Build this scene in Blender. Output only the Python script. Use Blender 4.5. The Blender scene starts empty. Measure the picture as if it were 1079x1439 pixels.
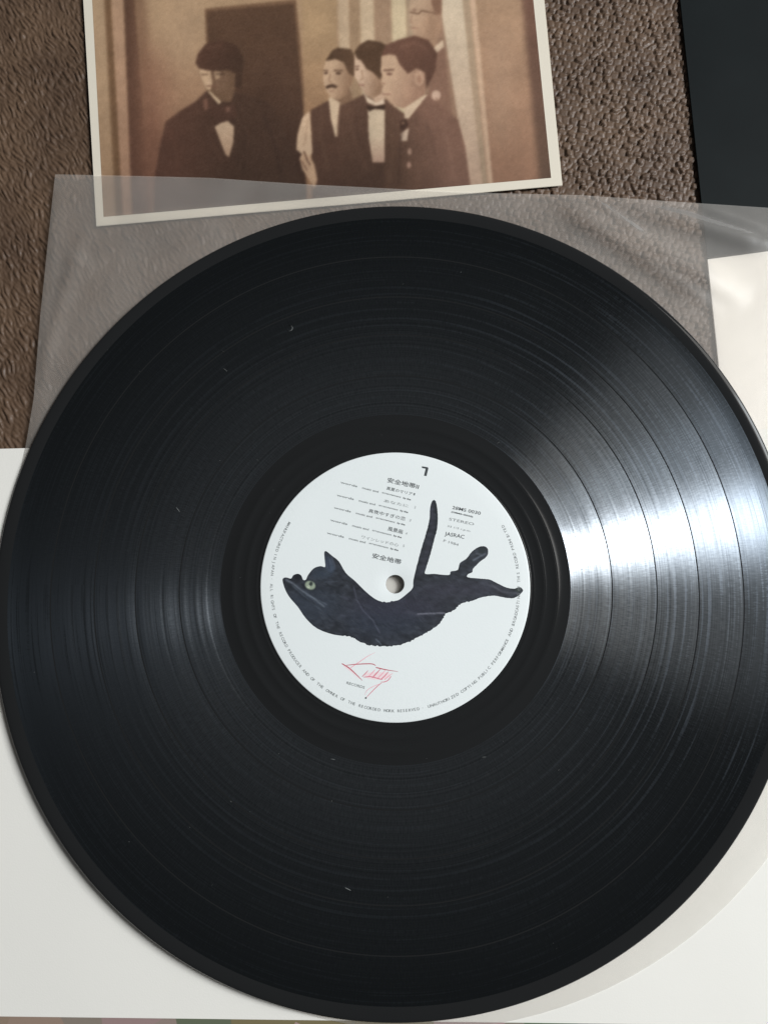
import bpy, bmesh, math, random
import numpy as np
from mathutils import Matrix, Vector
from mathutils.geometry import delaunay_2d_cdt

random.seed(7)
rng = np.random.default_rng(7)
scene = bpy.context.scene
col = scene.collection
MM = 0.001                                  # lengths below are millimetres

# ------------------------------------------------------------------ camera
CAM = np.array([0.207, -16.58, 291.97 + 4.2])
PITCH, ROLL, FPX = 0.148715, 0.0146856, 1100.0
W0, H0 = 1079.0, 1439.0
cx, sx, cy, sy = math.cos(PITCH), math.sin(PITCH), math.cos(ROLL), math.sin(ROLL)
ROT = np.array([[cy, 0, sy], [0, 1, 0], [-sy, 0, cy]]) @ np.array([[1, 0, 0], [0, cx, -sx], [0, sx, cx]])
cam = bpy.data.objects.new('camera', bpy.data.cameras.new('camera'))
col.objects.link(cam)
cam.matrix_world = Matrix.Translation(Vector(CAM * MM)) @ Matrix(ROT.tolist()).to_4x4()
cam.data.sensor_fit = 'VERTICAL'
cam.data.sensor_height = 36.0
cam.data.lens = FPX / H0 * 36.0
cam.data.clip_start = 0.01
cam.data.clip_end = 20
scene.camera = cam

# ------------------------------------------------------------------ world and lamps
world = bpy.data.worlds.new('World')
scene.world = world
world.use_nodes = True
bg = world.node_tree.nodes['Background']
bg.inputs[0].default_value = (0.97, 0.98, 1.0, 1)
bg.inputs[1].default_value = 0.065


def area_lamp(name, loc, target, size, size_y, power, colour):
    l = bpy.data.lights.new(name, 'AREA')
    l.shape = 'RECTANGLE'
    l.size, l.size_y, l.energy, l.color = size, size_y, power, colour
    o = bpy.data.objects.new(name, l)
    col.objects.link(o)
    o.location = loc
    o.rotation_euler = (Vector(target) - Vector(loc)).to_track_quat('-Z', 'Y').to_euler()
    return o


area_lamp('window_daylight', (1.65, 0.41, 1.53), (0, 0, 0), 0.20, 0.90, 66.0, (0.94, 0.97, 1.0))
area_lamp('side_window_daylight', (1.55, 0.76, 1.53), (0, 0, 0), 0.28, 0.90, 5.0, (0.88, 0.95, 1.0))
area_lamp('window_curtain_glow', (1.80, 0.50, 1.62), (0, 0, 0), 1.8, 1.5, 20.0, (1.0, 0.97, 0.92))

scene.view_settings.view_transform = 'Standard'
scene.view_settings.look = 'None'
scene.view_settings.exposure = 0.0
scene.view_settings.gamma = 1.0
scene.view_settings.use_curve_mapping = False
scene.render.engine = 'CYCLES'
scene.cycles.max_bounces = 8
scene.cycles.transparent_max_bounces = 16


# ------------------------------------------------------------------ helpers
def at(px, py, z):
    """point (mm) of the plane at height z that lies under reference position px, py"""
    d = ROT @ np.array([(px - 539.5) / FPX, -(py - 719.5) / FPX, -1.0])
    t = (z - CAM[2]) / d[2]
    return np.array([CAM[0] + t * d[0], CAM[1] + t * d[1]])


def ref(xy, z):
    """inverse of at() for arrays of points (mm)"""
    p = np.column_stack([xy, np.full(len(xy), z)]) - CAM
    c = p @ ROT
    return np.column_stack([539.5 - FPX * c[:, 0] / c[:, 2], 719.5 + FPX * c[:, 1] / c[:, 2]])


def lin(c):
    c = np.asarray(c, float) / 255.0
    return np.where(c <= 0.04045, c / 12.92, ((c + 0.055) / 1.055) ** 2.4)


def mesh_obj(name, verts, faces, mat=None, parent=None, smooth=False):
    """verts in mm; links ONE mesh object"""
    me = bpy.data.meshes.new(name)
    v = np.asarray(verts, float) * MM
    if isinstance(faces, np.ndarray):
        n, k = faces.shape
        me.vertices.add(len(v))
        me.vertices.foreach_set('co', v.ravel())
        me.loops.add(n * k)
        me.loops.foreach_set('vertex_index', faces.ravel().astype(np.int32))
        me.polygons.add(n)
        me.polygons.foreach_set('loop_start', np.arange(0, n * k, k, dtype=np.int32))
        me.update(calc_edges=True)
        me.validate()
    else:
        me.from_pydata(v.tolist(), [], faces)
        me.update()
    if smooth:
        me.polygons.foreach_set('use_smooth', np.ones(len(me.polygons), bool))
    o = bpy.data.objects.new(name, me)
    col.objects.link(o)
    if mat:
        me.materials.append(mat)
    if parent:
        o.parent = parent
    return o


def colour_attr(o, rgb_lin):
    a = o.data.color_attributes.new('print', 'FLOAT_COLOR', 'POINT')
    a.data.foreach_set('color', np.column_stack([rgb_lin, np.ones(len(rgb_lin))]).astype(np.float32).ravel())


def empty(name, loc):
    o = bpy.data.objects.new(name, None)
    col.objects.link(o)
    o.empty_display_size = 0.02
    o.location = Vector(loc) * MM
    bpy.context.view_layer.update()
    return o


def tag(o, label=None, cat=None, group=None, kind=None):
    for k, v in (('label', label), ('category', cat), ('group', group), ('kind', kind)):
        if v:
            o[k] = v
    return o


def grid_faces(nx, ny):
    i = np.arange((nx - 1) * (ny - 1))
    a = (i // (nx - 1)) * nx + i % (nx - 1)
    return np.column_stack([a, a + 1, a + nx + 1, a + nx])


def slab(name, corners, z0, z1, mat, parent=None, bevel=0.15):
    """thin board with the given outline (mm, counter-clockwise) and softened edges"""
    bm = bmesh.new()
    vs = [bm.verts.new((x * MM, y * MM, z0 * MM)) for x, y in corners]
    f = bm.faces.new(vs)
    r = bmesh.ops.extrude_face_region(bm, geom=[f])
    bmesh.ops.translate(bm, verts=[g for g in r['geom'] if isinstance(g, bmesh.types.BMVert)], vec=(0, 0, (z1 - z0) * MM))
    bmesh.ops.bevel(bm, geom=bm.edges[:], offset=bevel * MM, segments=2, affect='EDGES')
    bmesh.ops.recalc_face_normals(bm, faces=bm.faces)
    me = bpy.data.meshes.new(name)
    bm.to_mesh(me)
    bm.free()
    me.materials.append(mat)
    o = bpy.data.objects.new(name, me)
    col.objects.link(o)
    if parent:
        o.parent = parent
    return o


class Nodes:
    def __init__(self, name):
        self.m = bpy.data.materials.new(name)
        self.m.use_nodes = True
        self.t = self.m.node_tree
        self.b = self.t.nodes['Principled BSDF']
        self.out = self.t.nodes['Material Output']

    def n(self, kind, **kw):
        node = self.t.nodes.new(kind)
        for k, v in kw.items():
            if k.startswith('i_'):
                node.inputs[k[2:].replace('_', ' ')].default_value = v
            else:
                setattr(node, k, v)
        return node

    def l(self, a, b):
        self.t.links.new(a, b)

    def math(self, op, a, b=None, c=None, clamp=False):
        node = self.t.nodes.new('ShaderNodeMath')
        node.operation = op
        node.use_clamp = clamp
        for i, v in enumerate((a, b, c)):
            if v is None:
                continue
            if isinstance(v, (int, float)):
                node.inputs[i].default_value = v
            else:
                self.l(v, node.inputs[i])
        return node.outputs[0]

    def ramp(self, fac, stops):
        r = self.t.nodes.new('ShaderNodeValToRGB')
        e = r.color_ramp.elements
        while len(e) < len(stops):
            e.new(0.5)
        for k, (p, c) in zip(e, stops):
            k.position = p
            k.color = (*c, 1) if len(c) == 3 else c
        self.l(fac, r.inputs[0])
        return r.outputs[0]

    def noise(self, vec, scale, detail=3, rough=0.5, dims='3D'):
        t = self.n('ShaderNodeTexNoise', noise_dimensions=dims)
        t.inputs['Scale'].default_value = scale
        t.inputs['Detail'].default_value = detail
        t.inputs['Roughness'].default_value = rough
        if vec is not None:
            self.l(vec, t.inputs['W' if dims == '1D' else 'Vector'])
        return t.outputs[0]

    def coord(self):
        return self.n('ShaderNodeTexCoord').outputs['Object']

    def bump(self, h, strength, dist):
        b = self.n('ShaderNodeBump')
        b.inputs['Strength'].default_value = strength
        b.inputs['Distance'].default_value = dist
        self.l(h, b.inputs['Height'])
        return b.outputs[0]


def paper(name, rgb, rough=0.55, spec=0.3, fibre=0.03, blotch=0.05):
    M = Nodes(name)
    co = M.coord()
    c = lin(rgb)
    big = M.noise(co, 14, 4)
    M.l(M.ramp(big, [(0.3, tuple(c * (1 - blotch))), (0.7, tuple(np.minimum(c * (1 + blotch), 0.9)))]), M.b.inputs['Base Color'])
    M.b.inputs['Roughness'].default_value = rough
    M.b.inputs['Specular IOR Level'].default_value = spec
    if fibre:
        M.l(M.bump(M.math('ADD', M.math('MULTIPLY', M.noise(co, 1800, 3), 0.1), M.math('MULTIPLY', M.noise(co, 9, 3), 1.0)), fibre * 4, 0.004), M.b.inputs['Normal'])
    return M.m


def print_mat(name, rough=0.4, spec=0.35, grain=0.05):
    M = Nodes(name)
    a = M.n('ShaderNodeAttribute', attribute_name='print')
    mix = M.n('ShaderNodeMix', data_type='RGBA', blend_type='MULTIPLY')
    mix.inputs[0].default_value = 1.0
    g = M.noise(M.coord(), 2600, 2)
    M.l(a.outputs['Color'], mix.inputs[6])
    M.l(M.ramp(g, [(0.3, (1 - grain,) * 3), (0.7, (1 + grain,) * 3)]), mix.inputs[7])
    M.l(mix.outputs[2], M.b.inputs['Base Color'])
    M.b.inputs['Roughness'].default_value = rough
    M.b.inputs['Specular IOR Level'].default_value = spec
    return M.m


def ink(name, rgb, rough=0.5):
    M = Nodes(name)
    M.b.inputs['Base Color'].default_value = (*lin(rgb), 1)
    M.b.inputs['Roughness'].default_value = rough
    M.b.inputs['Specular IOR Level'].default_value = 0.3
    return M.m


# ------------------------------------------------------------------ artwork canvas (flat print)
class Canvas:
    def __init__(self, x0, y0, x1, y1, s):
        self.x0, self.y0, self.s = x0, y0, s
        self.w, self.h = int((x1 - x0) * s), int((y1 - y0) * s)
        self.X, self.Y = np.meshgrid(x0 + (np.arange(self.w) + .5) / s, y0 + (np.arange(self.h) + .5) / s)
        self.c = np.zeros((self.h, self.w, 3))

    def _blur(self, m, sig):
        sig *= self.s
        n = int(sig * 3) + 1
        k = np.exp(-0.5 * (np.arange(-n, n + 1) / max(sig, .3)) ** 2)
        k /= k.sum()
        for ax in (0, 1):
            pad = [(0, 0), (0, 0)]
            pad[ax] = (n, n)
            p = np.pad(m, pad, mode='edge')
            L = m.shape[ax]
            m = sum(k[i] * (p[i:i + L] if ax == 0 else p[:, i:i + L]) for i in range(2 * n + 1))
        return m

    def poly(self, pts, rgb, blur=0.8, alpha=1.0, rgb2=None, axis=None):
        """soft polygon; rgb2 and axis=((x,y),(x,y)) blend the ink from one point to another"""
        pts = np.array(pts, float)
        mg = blur * 3 + 2
        i0 = max(int((pts[:, 1].min() - mg - self.y0) * self.s), 0)
        i1 = min(int((pts[:, 1].max() + mg - self.y0) * self.s) + 1, self.h)
        j0 = max(int((pts[:, 0].min() - mg - self.x0) * self.s), 0)
        j1 = min(int((pts[:, 0].max() + mg - self.x0) * self.s) + 1, self.w)
        if i1 <= i0 or j1 <= j0:
            return
        X, Y = self.X[i0:i1, j0:j1], self.Y[i0:i1, j0:j1]
        m = np.zeros(X.shape, bool)
        for (xa, ya), (xb, yb) in zip(pts, np.roll(pts, -1, 0)):
            if ya == yb:
                continue
            m ^= ((ya > Y) != (yb > Y)) & (X < (xb - xa) * (Y - ya) / (yb - ya) + xa)
        m = self._blur(m.astype(float), blur)[..., None] * alpha
        k = np.array(rgb, float)
        if rgb2 is not None:
            (ax, ay), (bx, by) = axis
            d = np.array([bx - ax, by - ay], float)
            t = np.clip(((X - ax) * d[0] + (Y - ay) * d[1]) / (d @ d), 0, 1)[..., None]
            k = k * (1 - t) + np.array(rgb2, float) * t
        self.c[i0:i1, j0:j1] = self.c[i0:i1, j0:j1] * (1 - m) + k * m

    def blob(self, x, y, rx, ry, rgb, blur=0.8, alpha=1.0, ang=0):
        t = np.linspace(0, 2 * np.pi, 25)[:-1]
        u, v = rx * np.cos(t), ry * np.sin(t)
        ca, sa = math.cos(math.radians(ang)), math.sin(math.radians(ang))
        self.poly(np.column_stack([x + u * ca - v * sa, y + u * sa + v * ca]), rgb, blur, alpha)

    def line(self, pts, w, rgb, blur=0.5, alpha=1.0):
        pts = np.array(pts, float)
        for a, b in zip(pts[:-1], pts[1:]):
            d = b - a
            n = np.array([-d[1], d[0]]) / max(np.hypot(*d), 1e-6) * w / 2
            self.poly([a + n, b + n, b - n, a - n], rgb, blur, alpha)

    def sample(self, p):
        x = np.clip((p[:, 0] - self.x0) * self.s - .5, 0, self.w - 1.001)
        y = np.clip((p[:, 1] - self.y0) * self.s - .5, 0, self.h - 1.001)
        i, j = y.astype(int), x.astype(int)
        fy, fx = (y - i)[:, None], (x - j)[:, None]
        c = self.c
        return (c[i, j] * (1 - fy) * (1 - fx) + c[i, j + 1] * (1 - fy) * fx + c[i + 1, j] * fy * (1 - fx) + c[i + 1, j + 1] * fy * fx)


def smooth_noise(X, Y, cell, seed):
    r = np.random.default_rng(seed)
    g = r.random((256, 256))
    x, y = X / cell, Y / cell
    i, j = np.floor(x).astype(int), np.floor(y).astype(int)
    fx, fy = x - i, y - j
    fx, fy = fx * fx * (3 - 2 * fx), fy * fy * (3 - 2 * fy)
    G = lambda a, b: g[a % 256, b % 256]
    return (G(i, j) * (1 - fx) * (1 - fy) + G(i + 1, j) * fx * (1 - fy) + G(i, j + 1) * (1 - fx) * fy + G(i + 1, j + 1) * fx * fy)


# ------------------------------------------------------------------ brown embossed leather surface
def cells(U, V, jit, seed, square=False):
    """Voronoi F1, F2 and cell value on a jittered unit lattice"""
    r = np.random.default_rng(seed)
    J = r.random((256, 256, 3))
    iu, iv = np.floor(U).astype(int), np.floor(V).astype(int)
    f1 = np.full(U.shape, 9.0)
    f2 = np.full(U.shape, 9.0)
    val = np.zeros(U.shape)
    for a in (-1, 0, 1):
        for b in (-1, 0, 1):
            q = J[(iu + a) % 256, (iv + b) % 256]
            du, dw = iu + a + .5 + jit * (q[..., 0] - .5) - U, iv + b + .5 + jit * (q[..., 1] - .5) - V
            d = (np.abs(du) ** 5 + np.abs(dw) ** 5) ** 0.2 if square else np.hypot(du, dw)
            near = d < f1
            f2 = np.where(near, f1, np.minimum(f2, d))
            val = np.where(near, q[..., 2], val)
            f1 = np.where(near, d, f1)
    return f1, f2, val


gx = np.concatenate([[-900, -600, -400, -300, -230], np.arange(-190, 175, 0.42), [230, 300, 400, 600, 900]])
gy = np.concatenate([[-900, -600, -400, -250, -100, -20], np.arange(20, 285, 0.42), [330, 400, 600, 900]])
GX, GY = np.meshgrid(gx, gy)
wx = GX + 2.4 * (smooth_noise(GX, GY, 9, 1) - .5) + 0.6 * (smooth_noise(GX, GY, 3, 2) - .5)
wy = GY + 2.4 * (smooth_noise(GX, GY, 9, 3) - .5) + 0.6 * (smooth_noise(GX, GY, 3, 4) - .5)
an = math.radians(-57)
ua, va = wx * math.cos(an) + wy * math.sin(an), -wx * math.sin(an) + wy * math.cos(an)
f1, f2, cv = cells(ua / 6.6 + 40, va / 1.7 + 60, 0.95, 11)
f3, f4, cv3 = cells(ua / 4.2 + 90, va / 1.05 + 20, 0.95, 15)
hl = np.clip((f2 - f1) * 1.5, 0, 1) ** 0.8 * (0.4 + 0.6 * cv) + 0.25 * np.clip((f4 - f3) * 1.6, 0, 1)
an = math.radians(-14)
wx2 = GX + 1.1 * (smooth_noise(GX, GY, 5, 5) - .5)
wy2 = GY + 1.1 * (smooth_noise(GX, GY, 5, 6) - .5)
ub, vb = wx2 * math.cos(an) + wy2 * math.sin(an), -wx2 * math.sin(an) + wy2 * math.cos(an)
vb_row = np.floor(vb / 2.8)
f1, f2, cv2 = cells(ub / 3.4 + 0.5 * (vb_row % 2) + 50, vb / 2.8 + 50, 0.5, 12, True)
hr = np.clip((f2 - f1) * 3.2, 0, 1) * (0.25 + 0.75 * cv2)
bl = np.clip((GX + 0.15 * GY - 20) / 60, 0, 1)
H = (hl * (1 - bl) * 0.95 + hr * bl * 1.3) + 0.14 * smooth_noise(GX, GY, 0.9, 8) + 0.25 * smooth_noise(GX, GY, 14, 9)
H -= 1.6
dense = (GX > -192) & (GX < 177) & (GY > 18) & (GY < 286)
H = np.where(dense, H, -1.0)
L = Nodes('brown_leather')
co = L.coord()
n1 = L.noise(co, 40, 4)
n2 = L.noise(co, 900, 3)
base = L.ramp(n1, [(0.25, tuple(lin((70, 53, 40)))), (0.75, tuple(lin((93, 73, 56))))])
L.l(base, L.b.inputs['Base Color'])
L.l(L.math('MULTIPLY_ADD', n2, 0.25, 0.42), L.b.inputs['Roughness'])
L.b.inputs['Specular IOR Level'].default_value = 0.45
L.l(L.bump(n2, 0.35, 0.0002), L.b.inputs['Normal'])
o = mesh_obj('leather_surface', np.column_stack([GX.ravel(), GY.ravel(), H.ravel()]), grid_faces(len(gx), len(gy)), L.m, smooth=True)
tag(o, 'brown embossed leather surface under everything', kind='structure')

# ------------------------------------------------------------------ patterned cloth below the sheet's near edge
P = Nodes('flowered_cloth')
co = P.coord()
v = P.n('ShaderNodeTexVoronoi')
v.inputs['Scale'].default_value = 42
P.l(co, v.inputs['Vector'])
sep = P.n('ShaderNodeSeparateColor')
P.l(v.outputs['Color'], sep.inputs[0])
P.l(P.ramp(sep.outputs[0], [(0.0, tuple(lin((150, 122, 122)))), (0.35, tuple(lin((70, 88, 62)))), (0.6, tuple(lin((172, 140, 140)))), (0.85, tuple(lin((110, 100, 70))))]), P.b.inputs['Base Color'])
P.b.inputs['Roughness'].default_value = 0.9
nx = 60
ux = np.linspace(-330, 330, nx)
uy = np.linspace(-330, -140, 24)
UX, UY = np.meshgrid(ux, uy)
UZ = 0.0 + 0.5 * smooth_noise(UX, UY, 30, 21)
c = mesh_obj('patterned_cloth', np.column_stack([UX.ravel(), UY.ravel(), UZ.ravel()]), grid_faces(nx, 24), P.m, smooth=True)
so = c.modifiers.new('thickness', 'SOLIDIFY')
so.thickness = 0.0006
tag(c, 'pink and green patterned cloth peeking out below the white sheet', 'cloth')

# ------------------------------------------------------------------ album cover on the right: black above, white below
ZC = 0.7
e0, e1 = at(955, 0, ZC), at(1008, 505, ZC)
ed = (e1 - e0) / np.hypot(*(e1 - e0))
ep = np.array([-ed[1], ed[0]])             # to the right
if ep[0] < 0:
    ep = -ep
split = at(999, 364, ZC)
split = e0 + ed * ((split - e0) @ ed)
cov = empty('album_cover', (*(split + ep * 155), 0))
tag(cov, 'black and white record cover lying at the right edge', 'record cover')
blackM = Nodes('cover_black')
co = blackM.coord()
blackM.l(blackM.ramp(blackM.noise(co, 30, 4), [(0.3, tuple(lin((12, 17, 18)))), (0.7, tuple(lin((17, 22, 23))))]), blackM.b.inputs['Base Color'])
blackM.b.inputs['Roughness'].default_value = 0.6
blackM.b.inputs['Specular IOR Level'].default_value = 0.1
whiteM = paper('cover_white', (222, 216, 206), 0.45, 0.4)


def cover_piece(name, a, b, mat):
    """piece of the cover between distances a..b along its left edge, measured from the split"""
    sl_a, sl_b = (-30 if abs(a) < 1 else 0), (-30 if abs(b) < 1 else 0)      # the colour change runs slightly askew
    q = [split + ed * a, split + ed * b, split + ed * (b + sl_b) + ep * 310, split + ed * (a + sl_a) + ep * 310]
    q = [p - np.array([cov.location.x, cov.location.y]) / MM for p in q]
    q = sorted(q, key=lambda p: math.atan2(p[1] - sum(k[1] for k in q) / 4, p[0] - sum(k[0] for k in q) / 4))
    return slab(name, q, 0.15, ZC, mat, cov)


cover_piece('black_panel', -190, -0.02, blackM.m)
cover_piece('white_panel', 0.02, 300, whiteM)

# ------------------------------------------------------------------ white sheet under the record
ZS = 1.0
sheetM = paper('white_sheet_paper', (221, 219, 212), 0.5, 0.35, 0.02, 0.02)
cs = [at(-130, 634, ZS), at(-130, 1427, ZS), at(1190, 1443, ZS), at(1190, 600, ZS)]
sh = slab('white_sheet', cs, 0.74, ZS, sheetM, None, 0.1)
tag(sh, 'large plain white sheet under the record and its clear sleeve', 'paper')

# ------------------------------------------------------------------ sepia picture card
ZP = 0.6
bl_, br_ = at(135.6, 318, ZP), at(790, 260.5, ZP)
tl_, tr_ = at(117, 0, ZP), at(764.6, 0, ZP)
upl = (tl_ - bl_) / np.hypot(*(tl_ - bl_)) * 128
upr = (tr_ - br_) / np.hypot(*(tr_ - br_)) * 128
card = empty('picture_card', (*((bl_ + br_) / 2), 0))
tag(card, 'white bordered sepia photograph card of five men in suits', 'card')
off = (bl_ + br_) / 2
cardM = paper('card_stock', (208, 200, 184), 0.45, 0.4, 0.02, 0.02)
slab('card_stock', [bl_ - off, br_ - off, br_ + upr - off, bl_ + upl - off], 0.25, ZP, cardM, card, 0.12)

cv_ = Canvas(110, -215, 800, 330, 1.6)
X, Y = cv_.X, cv_.Y
sl = (Y / 318.0)                                     # the card's edges lean with depth
cv_.c[:] = np.array((172, 146, 115))
k = np.clip((Y - 20) / 230, 0, 1)[..., None]
cv_.c = cv_.c * (1 - k) + np.array((140, 106, 84)) * k
POLY = cv_.poly


def band(xt0, xt1, xb0, xb1, rgb, blur=1.2, rgb2=None, alpha=1.0):
    """vertical strip: x-range at y=0 and at y=300"""
    f = lambda a, b, y: a + (b - a) * y / 300
    POLY([(f(xt0, xb0, -215), -215), (f(xt1, xb1, -215), -215), (f(xt1, xb1, 330), 330), (f(xt0, xb0, 330), 330)], rgb, blur, alpha, rgb2, ((300, 0), (300, 260)) if rgb2 else None)


band(100, 149, 110, 167, (176, 152, 122), 1.5, (168, 140, 110))
band(147, 157, 163, 174, (116, 90, 66), 1.8)
band(157, 174, 173, 188, (178, 148, 120), 1.2, (172, 138, 112))
band(174, 190, 186, 212, (92, 68, 54), 1.5, (100, 72, 58))
band(186, 204, 206, 236, (120, 92, 72), 6, (122, 88, 70), .8)
cv_.blob(222, 125, 16, 60, (150, 112, 90), 14, .8)
cv_.blob(215, 215, 18, 60, (128, 92, 74), 12, .8)
cv_.blob(262, 40, 35, 60, (178, 152, 122), 18, .7)
# dark doorway
POLY([(288, 12), (416, -1), (431, 150), (440, 330), (300, 330)], (120, 94, 72), 1.2)
POLY([(291, 16), (413, 5), (426, 150), (436, 330), (302, 330)], (92, 70, 54), 1.2, 1, (70, 52, 42), ((350, 20), (350, 230)))
for q in range(12):
    yy = 20 + q * 9
    POLY([(298, yy + 3), (418, yy - 6), (418, yy - 4), (298, yy + 5)], (100, 78, 60), 1.2, .18)
# wall and columns behind the group
POLY([(418, -215), (470, -215), (478, 330), (432, 330), (428, 150)], (172, 146, 112), 1.5, 1, (150, 118, 90), ((440, 40), (440, 190)))
for a, b, rgb in ((470, 486, (196, 174, 144)), (486, 501, (158, 134, 106)), (501, 521, (198, 178, 148)), (521, 545, (164, 138, 112)), (545, 566, (208, 192, 158)), (566, 580, (168, 148, 122))):
    POLY([(a, -215), (b, -215), (b + 12, 330), (a + 12, 330)], rgb, 1.6)
band(578, 620, 612, 666, (150, 122, 100), 1.5)
band(617, 651, 664, 684, (208, 194, 168), 1.4, (192, 166, 142))
band(650, 660, 682, 690, (172, 152, 126), 1.6)
band(660, 668, 690, 697, (204, 176, 148), 1.2)
band(669, 740, 697, 770, (172, 144, 116), 1.2, (158, 122, 98))
cv_.blob(700, 120, 18, 90, (178, 150, 124), 14, .6)
band(733, 760, 762, 790, (112, 84, 70), 3.5, (104, 82, 66))
# the man at the back
POLY([(577, -40), (575, 20), (578, 40), (585, 62), (612, 66), (620, 40), (618, -40)], (192, 166, 138), 1.2, 1, (168, 138, 112), ((580, 10), (618, 30)))
POLY([(604, -60), (624, -60), (620, 20), (612, 22), (606, 5)], (132, 102, 82), 1.4)
POLY([(574, -20), (578, -60), (612, -60), (606, -12)], (120, 92, 72), 2)
cv_.line([(575, 17), (588, 19.5), (592, 15), (612, 19)], 2.0, (112, 86, 68), .6, .95)
cv_.blob(582, 14, 4, 2, (140, 112, 92), .8, .8)
cv_.line([(579, 22), (576, 31), (581, 32)], 1.6, (150, 122, 100), .7, .9)
cv_.line([(577, 40), (588, 40)], 1.8, (136, 104, 86), .6, .9)
cv_.blob(606, 34, 7, 20, (150, 122, 98), 4, .6)
cv_.line([(575, 38), (584, 38)], 1.4, (140, 112, 92), .6, .8)
POLY([(608, 68), (622, 56), (624, 66), (612, 80)], (212, 190, 162), .8)
POLY([(606, 80), (624, 66), (630, 120), (636, 168), (600, 160)], (136, 106, 88), 1.2)
# the man on the left
POLY([(216, 330), (218, 247), (226, 200), (233, 171), (253, 156), (276, 142), (290, 128), (342, 131), (378, 144), (396, 173), (413, 222), (424, 258), (430, 330)], (92, 66, 54), 1.3, 1, (74, 56, 45), ((235, 200), (330, 190)))
POLY([(280, 96), (281, 105), (287, 120), (293, 130), (307, 143), (325, 143), (331, 124), (334, 100), (311, 92)], (108, 85, 66), 1.2)
POLY([(279, 97), (296, 96), (299, 114), (296, 127), (290, 125), (284, 113)], (190, 163, 132), 1.0)
POLY([(300, 100), (322, 102), (320, 122), (304, 130)], (122, 97, 77), 3, .8)
POLY([(291, 113), (297, 112), (298, 118), (293, 119)], (186, 160, 132), 1.2)
POLY([(301, 99), (310, 100), (309, 110), (303, 112)], (168, 142, 114), 1)
cv_.line([(297, 101), (299, 112)], 2.0, (108, 84, 66), 1.0, .8)
cv_.line([(283, 105), (293, 104.5)], 2.0, (112, 88, 68), .7, .9)
cv_.line([(304, 104), (316, 104.5)], 2.2, (72, 55, 43), .9, .8)
cv_.line([(302, 112), (296, 115)], 1.6, (120, 94, 74), .8, .7)
cv_.line([(289, 120.5), (306, 122)], 1.7, (112, 82, 66), .6, .9)
POLY([(275, 89), (278, 76), (289, 62), (311, 56), (333, 64), (343, 84), (339, 126), (330, 122), (331, 104), (320, 98), (309, 100), (290, 99), (280, 96)], (86, 62, 50), 1.2, 1, (70, 53, 42), ((280, 70), (340, 90)))
POLY([(292, 128), (296, 129), (311, 143), (308, 147)], (192, 170, 140), .8)
POLY([(285, 141), (291, 138), (293, 152), (288, 156)], (124, 92, 76), 1.2, .9)
POLY([(294, 146), (310, 150), (330, 146), (334, 162), (322, 170), (305, 174), (297, 164)], (82, 60, 49), 1.6)
POLY([(318, 150), (324, 151), (323, 158), (317, 157)], (130, 98, 82), 1, .7)
POLY([(302, 178), (310, 173), (320, 170), (329, 178), (328, 200), (322, 221), (317, 217)], (194, 170, 142), .9, 1, (176, 148, 122), ((315, 175), (322, 218)))
cv_.line([(333, 150), (345, 190), (340, 260)], 3, (64, 48, 39), 1.5, .6)
# the man in the waistcoat
POLY([(436, 155), (460, 142), (480, 146), (500, 150), (520, 330), (440, 330)], (92, 69, 56), 1.2, 1, (84, 62, 50), ((460, 150), (460, 250)))
POLY([(435, 156), (425, 165), (418, 190), (416.5, 210), (425, 217), (434, 224), (439, 214), (437, 182)], (206, 180, 150), 1)
cv_.line([(432, 168), (430, 195), (426, 206)], 2, (176, 148, 120), 1, .8)
POLY([(421, 222), (426, 214), (436, 220), (442, 232), (446, 252), (442, 266), (433, 250), (425, 238)], (190, 160, 130), 1)
cv_.line([(427, 212), (432, 226), (436, 232)], 2, (104, 78, 62), .7)
cv_.line([(424, 226), (432, 240)], 1.6, (120, 92, 74), .7)
POLY([(470, 128), (492, 124), (496, 140), (484, 150), (470, 146)], (130, 104, 82), 1)
POLY([(457.6, 85), (455, 97), (454, 113), (458, 127), (465, 137), (475, 140), (487, 134), (494, 118), (497, 104), (484, 86), (471, 82)], (196, 168, 138), 1, 1, (140, 112, 88), ((466, 110), (494, 116)))
POLY([(457, 86), (467, 71), (475, 67), (493, 69), (501, 83), (499, 108), (490, 104), (483, 88), (471, 83)], (84, 64, 48), 1, 1, (96, 74, 56), ((465, 75), (500, 80)))
cv_.line([(454.5, 99), (461, 99.5)], 2, (104, 80, 62), .6)
cv_.line([(469, 99), (482, 99)], 2.2, (104, 80, 62), .6)
cv_.blob(458, 103, 3, 1.6, (90, 68, 54), .6)
cv_.blob(475.5, 103, 4, 1.8, (92, 70, 55), .6)
cv_.line([(464, 104), (462, 114), (466, 116)], 1.8, (150, 122, 96), .7)
POLY([(457, 122), (462, 119), (468, 118), (474, 121), (473, 124), (466, 123), (459, 125)], (84, 64, 50), .7)
cv_.line([(461, 128), (470, 128)], 1.2, (150, 116, 94), .6)
POLY([(461.5, 137), (466, 137), (479, 145), (476, 167), (474.5, 192), (471, 192), (465, 167)], (208, 186, 156), .9)
cv_.line([(478, 145), (475, 170), (474, 190)], 1.4, (120, 92, 74), .7)
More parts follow.
